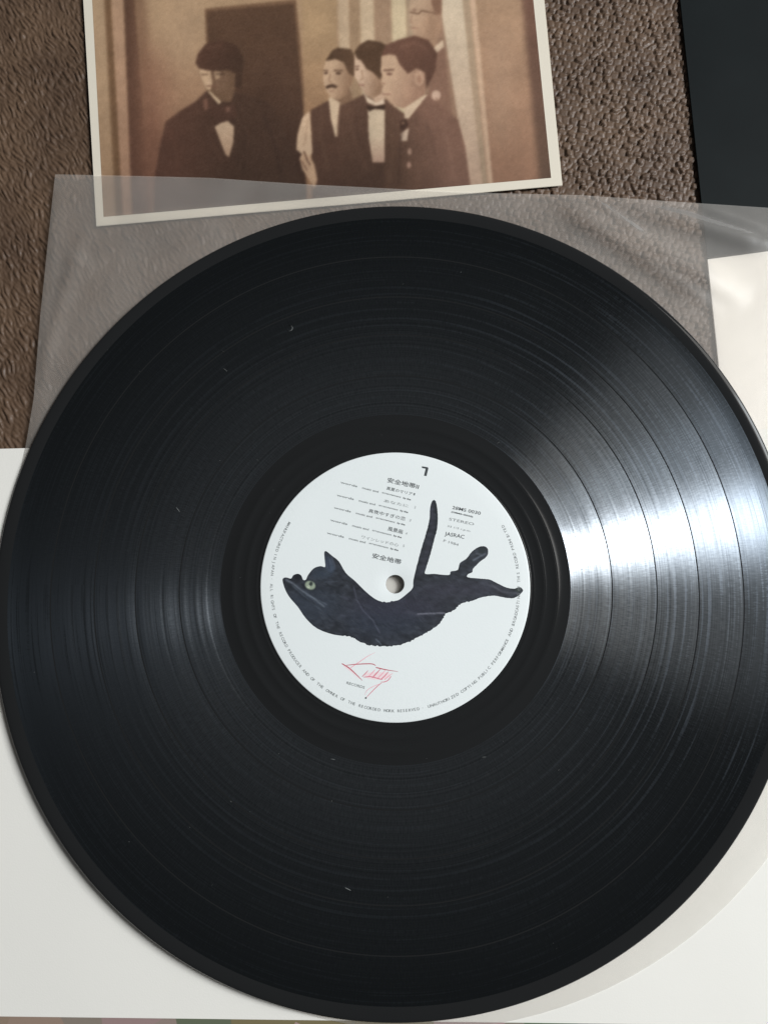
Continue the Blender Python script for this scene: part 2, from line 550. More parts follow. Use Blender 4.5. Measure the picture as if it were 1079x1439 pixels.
# the man with the bow tie
POLY([(478, 149), (494, 141), (512, 132), (530, 142), (545, 140), (556, 330), (478, 330)], (98, 74, 60), 1.2, 1, (80, 60, 48), ((500, 150), (520, 260)))
POLY([(498, 78), (504, 76), (520, 90), (534, 104), (538, 123), (533, 136), (523, 138), (512, 131), (505, 119), (498, 107)], (202, 176, 150), .9, 1, (146, 118, 94), ((506, 108), (534, 114)))
cv_.line([(498, 94), (505, 93)], 1.8, (110, 84, 68), .6)
cv_.blob(502, 97.5, 2.6, 1.3, (100, 76, 60), .6)
cv_.line([(508, 98), (510, 110), (506, 113)], 1.6, (160, 132, 106), .7)
cv_.line([(504, 119), (512, 120)], 1.5, (140, 100, 84), .6)
POLY([(498, 73), (505, 63), (517, 56), (534, 59), (547, 66), (541, 96), (534, 112), (524, 102), (515, 97), (507, 85), (501, 82)], (84, 64, 48), 1)
POLY([(511, 131), (517, 137), (527, 143), (538, 136), (541, 146), (528, 149), (516, 144)], (216, 196, 170), .8)
POLY([(517, 154), (542, 154), (541, 228), (523.5, 228), (518, 193)], (206, 188, 160), .9, 1, (186, 156, 134), ((530, 190), (532, 228)))
POLY([(514, 148), (526, 150), (541, 147), (541, 155), (527, 152), (519, 157)], (66, 50, 40), .7)
POLY([(524, 139), (533, 133), (540, 130), (542, 136), (534, 142), (528, 145)], (196, 168, 142), .8)
# the man in front
POLY([(541, 140), (555, 150), (569, 160), (600, 133), (618, 146), (630, 158), (643, 168), (653, 204), (661, 262), (664, 330), (540, 330)], (90, 68, 54), 1.2, 1, (128, 98, 82), ((552, 220), (615, 200)))
POLY([(536, 78), (535, 100), (538, 108), (535.5, 116), (539, 121), (536, 127), (541, 136), (555, 150), (569, 153), (597, 134), (598, 100), (560, 74)], (194, 166, 138), .9, 1, (158, 126, 104), ((545, 115), (590, 130)))
POLY([(536, 79), (541, 64), (559, 56), (582, 50), (602, 56), (614, 74), (612, 98), (599, 126), (597, 102), (585, 96), (573, 104), (561, 90), (556, 78), (545, 76)], (112, 82, 67), 1, 1, (96, 70, 57), ((550, 60), (605, 100)))
cv_.blob(589, 110, 6.5, 11, (190, 158, 132), .9)
cv_.blob(589, 112, 3, 6, (164, 130, 106), 1.2)
cv_.line([(539, 99), (554, 98)], 2.6, (112, 86, 70), .7)
cv_.blob(547, 104, 4.5, 2, (120, 92, 76), .7)
cv_.line([(537, 117), (542, 118)], 1.2, (140, 108, 88), .5)
cv_.line([(537, 132.5), (549, 132.5)], 1.8, (128, 92, 76), .6)
POLY([(568, 152), (597, 133), (600, 134), (574, 167), (568, 166)], (210, 188, 160), .8)
POLY([(562, 170), (570, 168), (574, 176), (566, 184), (562, 182)], (74, 54, 44), .8)
cv_.blob(566.5, 173, 2.5, 2, (140, 110, 88), .6)
POLY([(563, 187), (574.5, 180), (572, 198), (564, 198)], (206, 184, 160), .8)
cv_.line([(569, 168), (562, 200), (560, 260)], 3, (72, 54, 44), 1.6, .6)
cv_.blob(575.5, 213, 3, 5, (172, 142, 122), .9)
cv_.blob(574.5, 232, 3, 4.5, (168, 136, 118), .9)
cv_.blob(612.5, 134, 6.5, 7, (202, 174, 152), 1)
cv_.line([(612, 137), (616, 143)], 1.5, (150, 118, 98), .6)
# lapels, folds and hair sheen
for pth, w, rgb in (([(330, 160), (352, 190), (336, 240)], 2, (88, 66, 53)), ([(300, 165), (296, 190), (312, 228)], 2, (92, 68, 55)), ([(240, 180), (250, 220), (248, 260)], 5, (98, 70, 57)), ([(370, 160), (388, 210), (396, 256)], 6, (66, 50, 41)), ([(452, 152), (450, 190), (462, 240)], 4, (100, 77, 62)), ([(486, 152), (500, 200), (516, 240)], 3, (110, 84, 68)), ([(500, 160), (506, 230)], 4, (84, 62, 50)), ([(548, 165), (552, 215), (546, 255)], 4, (104, 80, 64)), ([(585, 165), (578, 200), (590, 255)], 3, (112, 86, 71)), ([(618, 165), (632, 210), (638, 256)], 6, (138, 107, 90)), ([(600, 175), (612, 220)], 5, (108, 82, 68)), ([(562, 66), (585, 60), (600, 70)], 3, (132, 100, 84)), ([(512, 64), (528, 64)], 3, (100, 78, 60)), ([(468, 74), (484, 73)], 2.5, (106, 82, 64)), ([(292, 68), (312, 63)], 3, (98, 72, 58)), ([(424, 176), (430, 200)], 2, (184, 156, 128))):
    cv_.line(pth, w, rgb, 1.8, .6)
# print mottling
for ch in range(3):
    cv_.c[..., ch] = cv_._blur(cv_.c[..., ch], 1.05)
cv_.c += (rng.normal(0, 3.0, cv_.c.shape[:2]) + 5 * (smooth_noise(X, Y, 2.2, 33) - .5))[..., None]
cv_.c *= (1 + 0.07 * (smooth_noise(X, Y, 34, 31) - .5) + 0.05 * (smooth_noise(X, Y, 13, 34) - .5) + 0.05 * (smooth_noise(X, Y, 5, 32) - .5))[..., None]
cv_.c *= (1 - 0.16 * np.clip((Y - 130) / 150, 0, 1))[..., None]

pb_l, pb_r = at(146, 305, ZP), at(774, 250, ZP)
il, ir = at(130, 0, ZP), at(749, 0, ZP)
nu, nv = 470, 300
uu, vv = np.meshgrid(np.linspace(0, 1, nu), np.linspace(0, 1, nv))
dl = (il - pb_l) / np.hypot(*(il - pb_l)) * 120
dr = (ir - pb_r) / np.hypot(*(ir - pb_r)) * 120
pts = ((1 - uu)[..., None] * pb_l + uu[..., None] * pb_r + vv[..., None] * ((1 - uu)[..., None] * dl + uu[..., None] * dr)).reshape(-1, 2)
pr = mesh_obj('sepia_print', np.column_stack([pts - off, np.full(len(pts), ZP + 0.03)]), grid_faces(nu, nv), print_mat('sepia_ink', 0.38, 0.4), card, smooth=True)
colour_attr(pr, lin(np.clip(cv_.sample(ref(pts, ZP)), 0, 255)) * 0.86 * np.array([1.0, 0.93, 0.91]))

# ------------------------------------------------------------------ translucent inner sleeve
S = Nodes('milky_film')
S.t.nodes.remove(S.b)
co = S.coord()
tr = S.n('ShaderNodeBsdfTransparent')
tr.inputs[0].default_value = (1, 1, 1, 1)
df = S.n('ShaderNodeBsdfDiffuse')
df.inputs[0].default_value = (0.985, 0.935, 0.865, 1)
tl = S.n('ShaderNodeBsdfTranslucent')
tl.inputs[0].default_value = (0.985, 0.935, 0.865, 1)
gl = S.n('ShaderNodeBsdfGlossy')
gl.inputs['Roughness'].default_value = 0.32
mx0 = S.n('ShaderNodeMixShader')
mx0.inputs[0].default_value = 0.4
S.l(df.outputs[0], mx0.inputs[1])
S.l(tl.outputs[0], mx0.inputs[2])
mx1 = S.n('ShaderNodeMixShader')
S.l(S.math('MULTIPLY_ADD', S.noise(co, 60, 4), 0.07, 0.088), mx1.inputs[0])
S.l(tr.outputs[0], mx1.inputs[1])
S.l(mx0.outputs[0], mx1.inputs[2])
mx2 = S.n('ShaderNodeMixShader')
fr = S.n('ShaderNodeFresnel')
fr.inputs[0].default_value = 1.3
S.l(S.math('MULTIPLY', fr.outputs[0], 0.6), mx2.inputs[0])
S.l(mx1.outputs[0], mx2.inputs[1])
S.l(gl.outputs[0], mx2.inputs[2])
S.l(mx2.outputs[0], S.out.inputs[0])
S.l(S.bump(S.noise(co, 160, 3), 0.25, 0.0006), gl.inputs['Normal'])

ZV = 1.15
top_edge = [(78, 245), (200, 247.5), (295, 250), (444, 260), (567, 266), (700, 271.5), (819, 274.5), (911, 281), (1079, 292), (1130, 295)]
left_edge = [(78, 245), (72, 300), (63, 387), (57, 444), (48, 560), (36, 630), (20, 700)]
arc = [at(x, y, ZV) for x, y in ((1079, 1208), (1038.6, 1253), (1002, 1289), (957, 1324), (900.6, 1362), (860, 1387), (746, 1430), (5, 1012))]
A = np.array([[2 * p[0], 2 * p[1], 1] for p in arc])
sol = np.linalg.lstsq(A, np.array([p @ p for p in arc]), rcond=None)[0]
acx, acy = sol[0], sol[1]
arad = math.sqrt(sol[2] + acx ** 2 + acy ** 2)
outline = [at(x, y, ZV) for x, y in top_edge][::-1]                 # right to left
outline += [at(x, y, ZV) for x, y in left_edge[1:]]
outline += [np.array([acx + arad * math.cos(t), acy + arad * math.sin(t)]) for t in np.radians(np.arange(186, 361, 3))]
outline = np.array(outline)
outline = np.vstack([np.linspace(a, b, max(2, int(np.hypot(*(b - a)) / 4)), endpoint=False) for a, b in zip(outline, np.roll(outline, -1, 0))])
xs, ys = np.meshgrid(np.arange(-170, 185, 1.6), np.arange(-185, 160, 1.6))
inner = np.column_stack([xs.ravel(), ys.ravel()])


def inside(pts, poly):
    m = np.zeros(len(pts), bool)
    for (xa, ya), (xb, yb) in zip(poly, np.roll(poly, -1, 0)):
        if ya == yb:
            continue
        m ^= ((ya > pts[:, 1]) != (yb > pts[:, 1])) & (pts[:, 0] < (xb - xa) * (pts[:, 1] - ya) / (yb - ya) + xa)
    return m


def edge_dist(pts, poly):
    d = np.full(len(pts), 1e9)
    for a, b in zip(poly, np.roll(poly, -1, 0)):
        ab = b - a
        t = np.clip(((pts - a) @ ab) / max(ab @ ab, 1e-9), 0, 1)
        d = np.minimum(d, np.hypot(*(pts - a - t[:, None] * ab).T))
    return d


inner = inner[inside(inner, outline)]
inner = inner[edge_dist(inner, outline) > 1.0]
n_o = len(outline)
allp = [Vector(p) for p in np.vstack([outline, inner])]
V2, _, F2, *_ = delaunay_2d_cdt(allp, [(i, (i + 1) % n_o) for i in range(n_o)], [], 1, 1e-6)
V2 = np.array([(p.x, p.y) for p in V2])
dE = edge_dist(V2, outline)


def ridge(p, a, b, w, h):
    a, b = at(*a, ZV), at(*b, ZV)
    ab = b - a
    t = ((p - a) @ ab) / (ab @ ab)
    n = np.abs((p[:, 0] - a[0]) * ab[1] - (p[:, 1] - a[1]) * ab[0]) / np.hypot(*ab)
    return h * np.exp(-(n / w) ** 2) * np.clip(np.minimum(t * 4 + .3, (1.1 - t) * 4), 0, 1)


wav = 0.35 * smooth_noise(V2[:, 0], V2[:, 1], 22, 41)
wav += ridge(V2, (790, 285), (1030, 410), 5.5, 2.0) + ridge(V2, (860, 283), (1079, 350), 4, 1.3) + ridge(V2, (800, 300), (1000, 430), 3, 0.8) + ridge(V2, (930, 300), (1100, 345), 3, 0.9)
wav += ridge(V2, (84, 240), (42, 640), 1.0, 0.35) + ridge(V2, (120, 330), (60, 520), 3, 0.5) + ridge(V2, (830, 280), (900, 330), 1.6, 0.8) + ridge(V2, (985, 292), (1079, 325), 1.6, 0.7) + ridge(V2, (400, 262), (700, 292), 4, 0.5)
wav += ridge(V2, (90, 360), (130, 375), 2, 0.3) + ridge(V2, (180, 300), (340, 270), 8, 0.5)
rr_ = np.hypot(V2[:, 0], V2[:, 1])
wav *= np.clip((rr_ - 140) / 10, 0.12, 1)
wav += 1.0 * np.clip((40 - rr_) / 25, 0, 1)
z_lo = np.full(len(V2), ZV)
z_hi = ZV + np.minimum(dE, 3) / 3 * 0.22 + wav * np.clip(dE / 4, 0.25, 1)
z_lo = z_lo + 0.8 * wav * np.clip(dE / 4, 0.25, 1)
nV = len(V2)
faces = [tuple(f) for f in F2] + [tuple(i + nV for i in reversed(f)) for f in F2]
sv = mesh_obj('inner_sleeve', np.vstack([np.column_stack([V2, z_hi]), np.column_stack([V2, z_lo - 0.05])]), faces, S.m, smooth=True)
tag(sv, 'translucent milky plastic inner sleeve with rounded bottom under the black record', 'record sleeve')

# ------------------------------------------------------------------ the record
ZR = 4.2 - 0.75                                         # mid plane of the record
WC = np.array([-0.161, -0.312, 0.351, -1.569, 0.837, 0.456, -0.605]) * 0.6


def warp(x, y):
    r, t = np.hypot(x, y) / 150.5, np.arctan2(y, x)
    h = WC[0] * r ** 2 + r ** 2 * (WC[1] * np.cos(t) + WC[2] * np.sin(t)) + r ** 2 * (WC[3] * np.cos(2 * t) + WC[4] * np.sin(2 * t)) + r ** 3 * (WC[5] * np.cos(3 * t) + WC[6] * np.sin(3 * t))
    return h * np.clip((r - 0.30) / 0.25, 0, 1)


rec = empty('vinyl_record', (0, 0, ZR))
tag(rec, 'black long-playing vinyl record with white cat label', 'record')
R_GROOVE0, R_GROOVE1 = 65.5, 145.0
GAPS = (80.5, 97.0, 112.5, 129.0)
prof = [(3.4, -0.75), (3.4, 0.70), (3.6, 0.74), (50.1, 0.74), (50.5, 0.70), (50.8, 0.60)]
for rr0 in (51.5, 55.2, 55.7, 60.0, 60.5):
    prof += [(rr0 - 0.22, 0.62), (rr0, 0.70), (rr0 + 0.22, 0.62)]
prof += [(64.6, 0.62), (65.2, 0.55)]
for g in GAPS:
    prof += [(g - 0.7, 0.55), (g - 0.4, 0.535), (g + 0.4, 0.535), (g + 0.7, 0.55)]
prof += [(145.0, 0.55), (145.6, 0.66), (147.4, 0.74), (148.8, 0.80), (149.7, 0.74), (150.2, 0.55), (150.5, 0.2), (150.45, -0.3), (150.0, -0.62), (149.0, -0.74), (60, -0.75)]
# extra rings so that the warp bends smoothly
full = []
for (a, za), (b, zb) in zip(prof, prof[1:] + prof[:1]):
    n = max(1, int(abs(b - a) / 4))
    full += [(a + (b - a) * i / n, za + (zb - za) * i / n) for i in range(n)]
NS = 480
th = np.linspace(0, 2 * np.pi, NS, endpoint=False)
fr_, fz = np.array(full).T
VX, VY = fr_[:, None] * np.cos(th), fr_[:, None] * np.sin(th)
VZ = fz[:, None] + warp(VX, VY)
m_ = len(full)
ii, jj = np.meshgrid(np.arange(m_), np.arange(NS), indexing='ij')
idx = lambda i, j: (i % m_) * NS + (j % NS)
fc = np.column_stack([idx(ii, jj).ravel(), idx(ii + 1, jj).ravel(), idx(ii + 1, jj + 1).ravel(), idx(ii, jj + 1).ravel()])[:, ::-1]

V = Nodes('black_vinyl')
co = V.coord()
sp = V.n('ShaderNodeSeparateXYZ')
V.l(co, sp.inputs[0])
r_ = V.math('MULTIPLY', V.math('SQRT', V.math('ADD', V.math('MULTIPLY', sp.outputs[0], sp.outputs[0]), V.math('MULTIPLY', sp.outputs[1], sp.outputs[1]))), 1000.0)
th_ = V.math('ARCTAN2', sp.outputs[1], sp.outputs[0])
# radius-only noises: loud and quiet passages of the groove
nA = V.noise(r_, 0.35, 2, 0.6, '1D')
nB = V.noise(r_, 1.3, 4, 0.7, '1D')
nC = V.noise(V.math('ADD', r_, 300.0), 0.7, 3, 0.65, '1D')
cmb = V.n('ShaderNodeCombineXYZ')
V.l(V.math('MULTIPLY', r_, 2.2), cmb.inputs[0])
V.l(V.math('MULTIPLY', th_, 60.0), cmb.inputs[1])
nG = V.noise(cmb.outputs[0], 1.0, 3, 0.7)             # modulation along the groove
tan_ = V.n('ShaderNodeTangent', direction_type='RADIAL', axis='Z')


def aniso(rough, an_amt, colour, dist='GGX'):
    g = V.n('ShaderNodeBsdfAnisotropic')
    g.distribution = dist
    g.inputs['Anisotropy'].default_value = an_amt
    g.inputs['Rotation'].default_value = 0.0
    V.l(tan_.outputs[0], g.inputs['Tangent'])
    if isinstance(rough, float):
        g.inputs['Roughness'].default_value = rough
    else:
        V.l(rough, g.inputs['Roughness'])
    if isinstance(colour, tuple):
        g.inputs['Color'].default_value = (*colour, 1)
    else:
        V.l(colour, g.inputs['Color'])
    return g


V.b.inputs['Base Color'].default_value = (0.0120, 0.0126, 0.0130, 1)  # smooth bands: base lifted to stand in for the room's reflected sheen
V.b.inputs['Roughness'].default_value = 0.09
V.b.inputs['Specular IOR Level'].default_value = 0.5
# tight streak and wide streak
cm2 = V.n('ShaderNodeCombineXYZ')
V.l(V.math('MULTIPLY', r_, 0.35), cm2.inputs[0])
V.l(V.math('MULTIPLY', th_, 260.0), cm2.inputs[1])
nH = V.noise(cm2.outputs[0], 1.0, 2, 0.6)             # fine shimmer across the groove
cm3 = V.n('ShaderNodeCombineXYZ')
V.l(V.math('MULTIPLY', r_, 1.1), cm3.inputs[0])
V.l(V.math('MULTIPLY', th_, 3.0), cm3.inputs[1])
nS = V.noise(cm3.outputs[0], 1.0, 3, 0.6)             # passages that come and go along the groove
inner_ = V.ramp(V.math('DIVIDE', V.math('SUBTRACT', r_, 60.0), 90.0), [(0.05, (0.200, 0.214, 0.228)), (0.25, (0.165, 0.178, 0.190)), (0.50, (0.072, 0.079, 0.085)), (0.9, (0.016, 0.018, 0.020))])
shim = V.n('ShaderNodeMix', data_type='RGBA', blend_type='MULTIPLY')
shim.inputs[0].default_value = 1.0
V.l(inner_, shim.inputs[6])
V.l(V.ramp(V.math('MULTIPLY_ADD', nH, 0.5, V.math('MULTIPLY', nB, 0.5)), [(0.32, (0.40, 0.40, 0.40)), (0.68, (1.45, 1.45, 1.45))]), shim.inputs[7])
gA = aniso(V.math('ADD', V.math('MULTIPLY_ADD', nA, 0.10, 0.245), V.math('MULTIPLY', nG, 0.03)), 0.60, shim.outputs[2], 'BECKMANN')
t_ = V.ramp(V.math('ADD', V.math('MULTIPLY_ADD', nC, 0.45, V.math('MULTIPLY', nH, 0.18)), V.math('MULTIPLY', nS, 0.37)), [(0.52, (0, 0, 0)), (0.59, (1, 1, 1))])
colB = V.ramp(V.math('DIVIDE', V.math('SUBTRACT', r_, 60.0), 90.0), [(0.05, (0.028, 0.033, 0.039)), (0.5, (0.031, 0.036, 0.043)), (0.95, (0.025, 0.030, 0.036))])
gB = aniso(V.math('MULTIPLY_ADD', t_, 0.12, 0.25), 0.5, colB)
V.l(V.math('MULTIPLY_ADD', t_, -0.42, 0.61), gB.inputs['Anisotropy'])
addg = V.n('ShaderNodeAddShader')
V.l(gA.outputs[0], addg.inputs[0])
V.l(gB.outputs[0], addg.inputs[1])
body = V.n('ShaderNodeBsdfPrincipled')
body.inputs['Base Color'].default_value = (0.0030, 0.0035, 0.0036, 1)
body.inputs['Roughness'].default_value = 0.16
body.inputs['Specular IOR Level'].default_value = 0.2
grv = V.n('ShaderNodeAddShader')
V.l(addg.outputs[0], grv.inputs[0])
V.l(body.outputs[0], grv.inputs[1])
# where the groove is
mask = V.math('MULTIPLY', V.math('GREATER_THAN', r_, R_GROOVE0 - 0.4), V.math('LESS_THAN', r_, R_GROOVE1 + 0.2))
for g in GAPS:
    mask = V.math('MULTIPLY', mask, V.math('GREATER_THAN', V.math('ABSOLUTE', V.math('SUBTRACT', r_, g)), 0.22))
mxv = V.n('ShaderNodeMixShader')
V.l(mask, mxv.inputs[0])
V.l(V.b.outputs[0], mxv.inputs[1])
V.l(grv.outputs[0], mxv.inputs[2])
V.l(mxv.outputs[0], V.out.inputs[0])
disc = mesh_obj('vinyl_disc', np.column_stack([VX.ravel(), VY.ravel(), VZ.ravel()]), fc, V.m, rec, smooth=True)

# label -------------------------------------------------------------
ZL = 0.84                                               # label top, above the record's mid plane
ZLW = ZR + ZL
lp = [(3.44, 0.745), (3.44, ZL - 0.03), (3.6, ZL), (49.7, ZL), (49.95, ZL - 0.02), (50.05, 0.745)]
lr, lz = np.array([q for (a, za), (b, zb) in zip(lp, lp[1:]) for q in [(a + (b - a) * i / max(1, int(abs(b - a) / 5)), za + (zb - za) * i / max(1, int(abs(b - a) / 5))) for i in range(max(1, int(abs(b - a) / 5)))]] + [lp[-1]]).T
NL = 240
tl_a = np.linspace(0, 2 * np.pi, NL, endpoint=False)
LX, LY = lr[:, None] * np.cos(tl_a), lr[:, None] * np.sin(tl_a)
LZ = lz[:, None] + warp(LX, LY)
ii, jj = np.meshgrid(np.arange(len(lr) - 1), np.arange(NL), indexing='ij')
fl = np.column_stack([(ii * NL + jj).ravel(), ((ii + 1) * NL + jj).ravel(), ((ii + 1) * NL + (jj + 1) % NL).ravel(), (ii * NL + (jj + 1) % NL).ravel()])
label = mesh_obj('label', np.column_stack([LX.ravel(), LY.ravel(), LZ.ravel()]), fl, paper('label_paper', (217, 222, 221), 0.42, 0.4, 0.02, 0.015), rec, smooth=False)
label['label'] = 'round white paper label with black cat'


def on_label(xy):
    xy = np.asarray(xy, float)
    return warp(xy[:, 0], xy[:, 1])


def L_(px, py):
    return at(px, py, ZLW)


# the cat -----------------------------------------------------------
cat = [(397.2, 816.2), (398.8, 812.2), (403, 811.5), (409.2, 813), (412.4, 808.2), (418.8, 806.3), (423.6, 809), (426, 814.6), (430, 814.6), (433, 808.2), (441, 798.6), (450.7, 795.5), (457, 796.7), (456.3, 785.9), (455.8, 776.3), (458.7, 774.7), (466.7, 781), (476.3, 789), (485.9, 805), (498.6, 816.2), (511.4, 829), (522.6, 838.6), (532.2, 844.2), (543.4, 846.3), (556, 844.2), (562, 842), (571, 835), (579.9, 826.2), (580.9, 814.6), (586.7, 791.2), (592.5, 769.8), (598.4, 750.3), (603.3, 730.9), (604.2, 715.3), (607, 704.6), (610.5, 702.7), (613, 707.5), (614.9, 723), (614, 742.5), (609, 762), (603.3, 783.4), (598.4, 799), (597.4, 806.4), (610, 806.4), (621.7, 807.7), (631.5, 807.7), (633.4, 802.9), (643, 801), (646, 791.2), (654.8, 785.4), (662.6, 775.6), (672.3, 768.8), (681, 767.9), (685.6, 772.7), (684, 781.5), (674.3, 789.3), (664.6, 799), (663.6, 803.9), (657.7, 806.8), (656.8, 811), (672.3, 813), (687.9, 814.6), (699.6, 820.4), (713.2, 826.2), (723, 827.2), (729.8, 824.9), (734.6, 829.2), (731.7, 834), (722, 840.3), (709.3, 839.9), (693.8, 837), (676, 839.5), (664.6, 843.8), (647, 848.6), (637.3, 857.4), (625.6, 863), (619.8, 873), (606.2, 884.6), (588.7, 894.4), (569.2, 904), (551.7, 907.6), (541.8, 908), (519.4, 906.5), (505, 900.9), (492.3, 894.5), (469.9, 892), (445.9, 883.3), (430, 869), (418.8, 853), (407.6, 840), (401.2, 829)]
cat = np.array(cat)
cs_ = []
for i in range(len(cat)):
    a, b, c, d = (cat[(i + k) % len(cat)] for k in (-1, 0, 1, 2))
    for t in (0, 1 / 3, 2 / 3):
        cs_.append(.5 * (2 * b + (c - a) * t + (2 * a - 5 * b + 4 * c - d) * t ** 2 + (3 * b - a - 3 * c + d) * t ** 3))
cat = np.array(cs_)
fine = []
for a, b in zip(cat, np.roll(cat, -1, 0)):
    n = max(1, int(np.hypot(*(b - a)) / 1.3))
    for i in range(n):
        p = a + (b - a) * i / n
        d = (b - a) / np.hypot(*(b - a))
        fur = 0.0
        if p[1] > 845 and p[0] > 480:
            fur = 1.5
        elif (585 < p[0] < 616 and p[1] < 800):
            fur = 0.45
        elif p[0] > 640:
            fur = 0.4
        nrm = np.array([d[1], -d[0]])
        fine.append(p + nrm * fur * (random.random() - .35))
fine = np.array(fine)
cc = Canvas(390, 695, 742, 916, 3)
CX, CY = cc.X, cc.Y
cc.c[:] = np.array((49, 52, 58))
cc.c *= (1 + 0.36 * (smooth_noise(CX + CY * .6, CY * 3 - CX, 9, 51) - .5) + 0.34 * (smooth_noise(CX * 2 + 3 * CY, CY * 2 - CX, 14, 52) - .5))[..., None]
cc.blob(540, 872, 60, 22, (50, 57, 70), 12, .7)
cc.blob(560, 850, 70, 18, (56, 55, 68), 10, .6)
cc.blob(440, 850, 40, 26, (56, 63, 74), 9, .7)
cc.blob(650, 828, 60, 10, (62, 61, 73), 6, .6)
cc.line([(606, 706), (608, 740), (598, 780), (590, 810)], 4, (64, 63, 74), 2, .6)
cc.line([(610, 704), (614, 722), (611, 750)], 2, (40, 44, 48), 1, .7)
cc.line([(497, 824), (501, 842), (510, 858), (524, 872), (534, 890)], 1.4, (98, 100, 116), .8, .7)      # shoulder fold
cc.line([(500, 818), (520, 838), (541, 847)], 3, (38, 38, 46), 1.5, .6)
cc.line([(586, 863), (606, 862), (626, 861.5)], 1.3, (150, 150, 162), .6, .85)
cc.line([(570, 858), (590, 866)], 2, (84, 84, 98), 1.5, .6)
cc.line([(690, 822), (706, 832), (728, 834)], 1.6, (96, 98, 106), .8, .7)
cc.line([(676, 818), (690, 824)], 3, (84, 86, 98), 1.5, .6)
cc.blob(728, 829, 4, 3, (58, 68, 62), 1, .8)
cc.line([(664, 788), (674, 782), (682, 778)], 2.2, (112, 120, 132), .7, .8)
cc.line([(668, 778), (676, 779)], 1.6, (104, 110, 120), .7, .8)
cc.blob(677, 774, 6, 4, (44, 50, 52), 1.4, .8)
# head
cc.poly([(457, 797), (457, 778), (466, 786), (472, 800), (464, 806)], (74, 84, 100), 1.6, .8)
cc.line([(459, 780), (463, 800)], 1.6, (44, 48, 58), .8, .8)
cc.line([(466, 783), (471, 796)], 1.2, (98, 106, 122), .7, .7)
cc.blob(452, 806, 16, 8, (58, 68, 80), 4, .7)
cc.line([(402, 815), (412, 820), (424, 830), (440, 840), (456, 853)], 2.0, (118, 126, 136), .8, .75)
cc.line([(430, 836), (444, 842), (460, 850)], 1.6, (104, 112, 124), .7, .7)
cc.line([(410, 822), (430, 840), (452, 858)], 1.2, (92, 100, 110), .7, .6)
cc.line([(404, 821), (424, 838), (444, 850)], 2.4, (34, 38, 44), 1, .6)
cc.blob(419, 811, 6, 4, (32, 33, 38), 1, .9)
cc.line([(424, 820), (430, 828)], 3, (30, 32, 38), 1, .8)
cc.blob(436.5, 822.5, 9.5, 7.5, (36, 40, 46), 1, .8, 20)
cc.blob(436, 822.5, 7.5, 6, (150, 162, 142), .7, 1, 20)
cc.blob(437, 820.5, 2.6, 3.2, (44, 50, 50), .6, .9, 20)
cc.blob(434, 824.5, 2.4, 1.8, (196, 206, 180), .5, .9)
cc.line([(456, 818), (475, 817)], 1.2, (88, 96, 108), .7, .6)
cc.line([(480, 838), (490, 842)], 2.2, (96, 96, 112), 1.4, .6)
cc.line([(478, 864), (486, 866)], 2.4, (90, 92, 108), 1.4, .5)
for q in range(600):
    x, y = rng.uniform(430, 690), rng.uniform(800, 905)
    a = math.radians(rng.uniform(10, 60))
    ln = rng.uniform(4, 10)
    kk = rng.uniform(-30, 34)
    cc.line([(x, y), (x + ln * math.cos(a), y + ln * math.sin(a))], .8, (50 + kk, 54 + kk, 61 + kk), .4, .5)
cc.line([(528, 898), (536, 906)], 1.4, (120, 132, 146), .6, .7)

pm = np.array([L_(*p) for p in fine])
lo, hi = pm.min(0), pm.max(0)
qx, qy = np.meshgrid(np.arange(lo[0], hi[0], 0.3), np.arange(lo[1], hi[1], 0.3))
ins = np.column_stack([qx.ravel(), qy.ravel()])
ins = ins[inside(ins, pm)]
ins = ins[edge_dist(ins, pm) > 0.12]
V2c, _, F2c, *_ = delaunay_2d_cdt([Vector(p) for p in np.vstack([pm, ins])], [(i, (i + 1) % len(pm)) for i in range(len(pm))], [], 1, 1e-6)
V2c = np.array([(p.x, p.y) for p in V2c])
cat_o = mesh_obj('cat_print', np.column_stack([V2c, ZL + 0.03 + on_label(V2c)]), [tuple(f) for f in F2c], print_mat('cat_ink', 0.5, 0.2, 0.12), label)
colour_attr(cat_o, lin(np.clip(cc.sample(ref(V2c, ZLW)), 0, 255)) * 0.85)

# lettering ---------------------------------------------------------
INK = ink('grey_ink', (62, 66, 68))
INK_SOFT = ink('pale_grey_ink', (112, 116, 116))
RED = ink('red_ink', (180, 92, 102))
PINK = ink('pink_ink', (226, 168, 178))
ROSE = ink('rose_ink', (206, 120, 134))


def glyphs(text, bold=0.0):
    c = bpy.data.curves.new('lettering', 'FONT')
    c.body = text
    c.offset = bold
    c.resolution_u = 3
    t = bpy.data.objects.new('lettering', c)
    col.objects.link(t)
    bpy.context.view_layer.update()
    me = bpy.data.meshes.new_from_object(t.evaluated_get(bpy.context.evaluated_depsgraph_get()))
    bpy.data.objects.remove(t)
    bpy.data.curves.remove(c)
    n = len(me.vertices)
    v = np.zeros(n * 3)
    me.vertices.foreach_get('co', v)
    f = [tuple(p.vertices) for p in me.polygons]
    bpy.data.meshes.remove(me)
    return v.reshape(-1, 3)[:, :2], f


def text_on_label(name, text, p0, p1, height, mat, bold=0.0):
    """fit a line of text between two reference positions (left and right end of its base line)"""
    v, f = glyphs(text, bold)
    a, b = L_(*p0), L_(*p1)
    d = b - a
    w = np.hypot(*d)
    ux, uy = d / w, np.array([-d[1], d[0]]) / w
    lo, hi = v.min(0), v.max(0)
    q = (v - lo) / (hi - lo)
    xy = a + q[:, :1] * w * ux + q[:, 1:] * height * uy
    return mesh_obj(name, np.column_stack([xy, ZL + 0.035 + on_label(xy)]), f, mat, label)


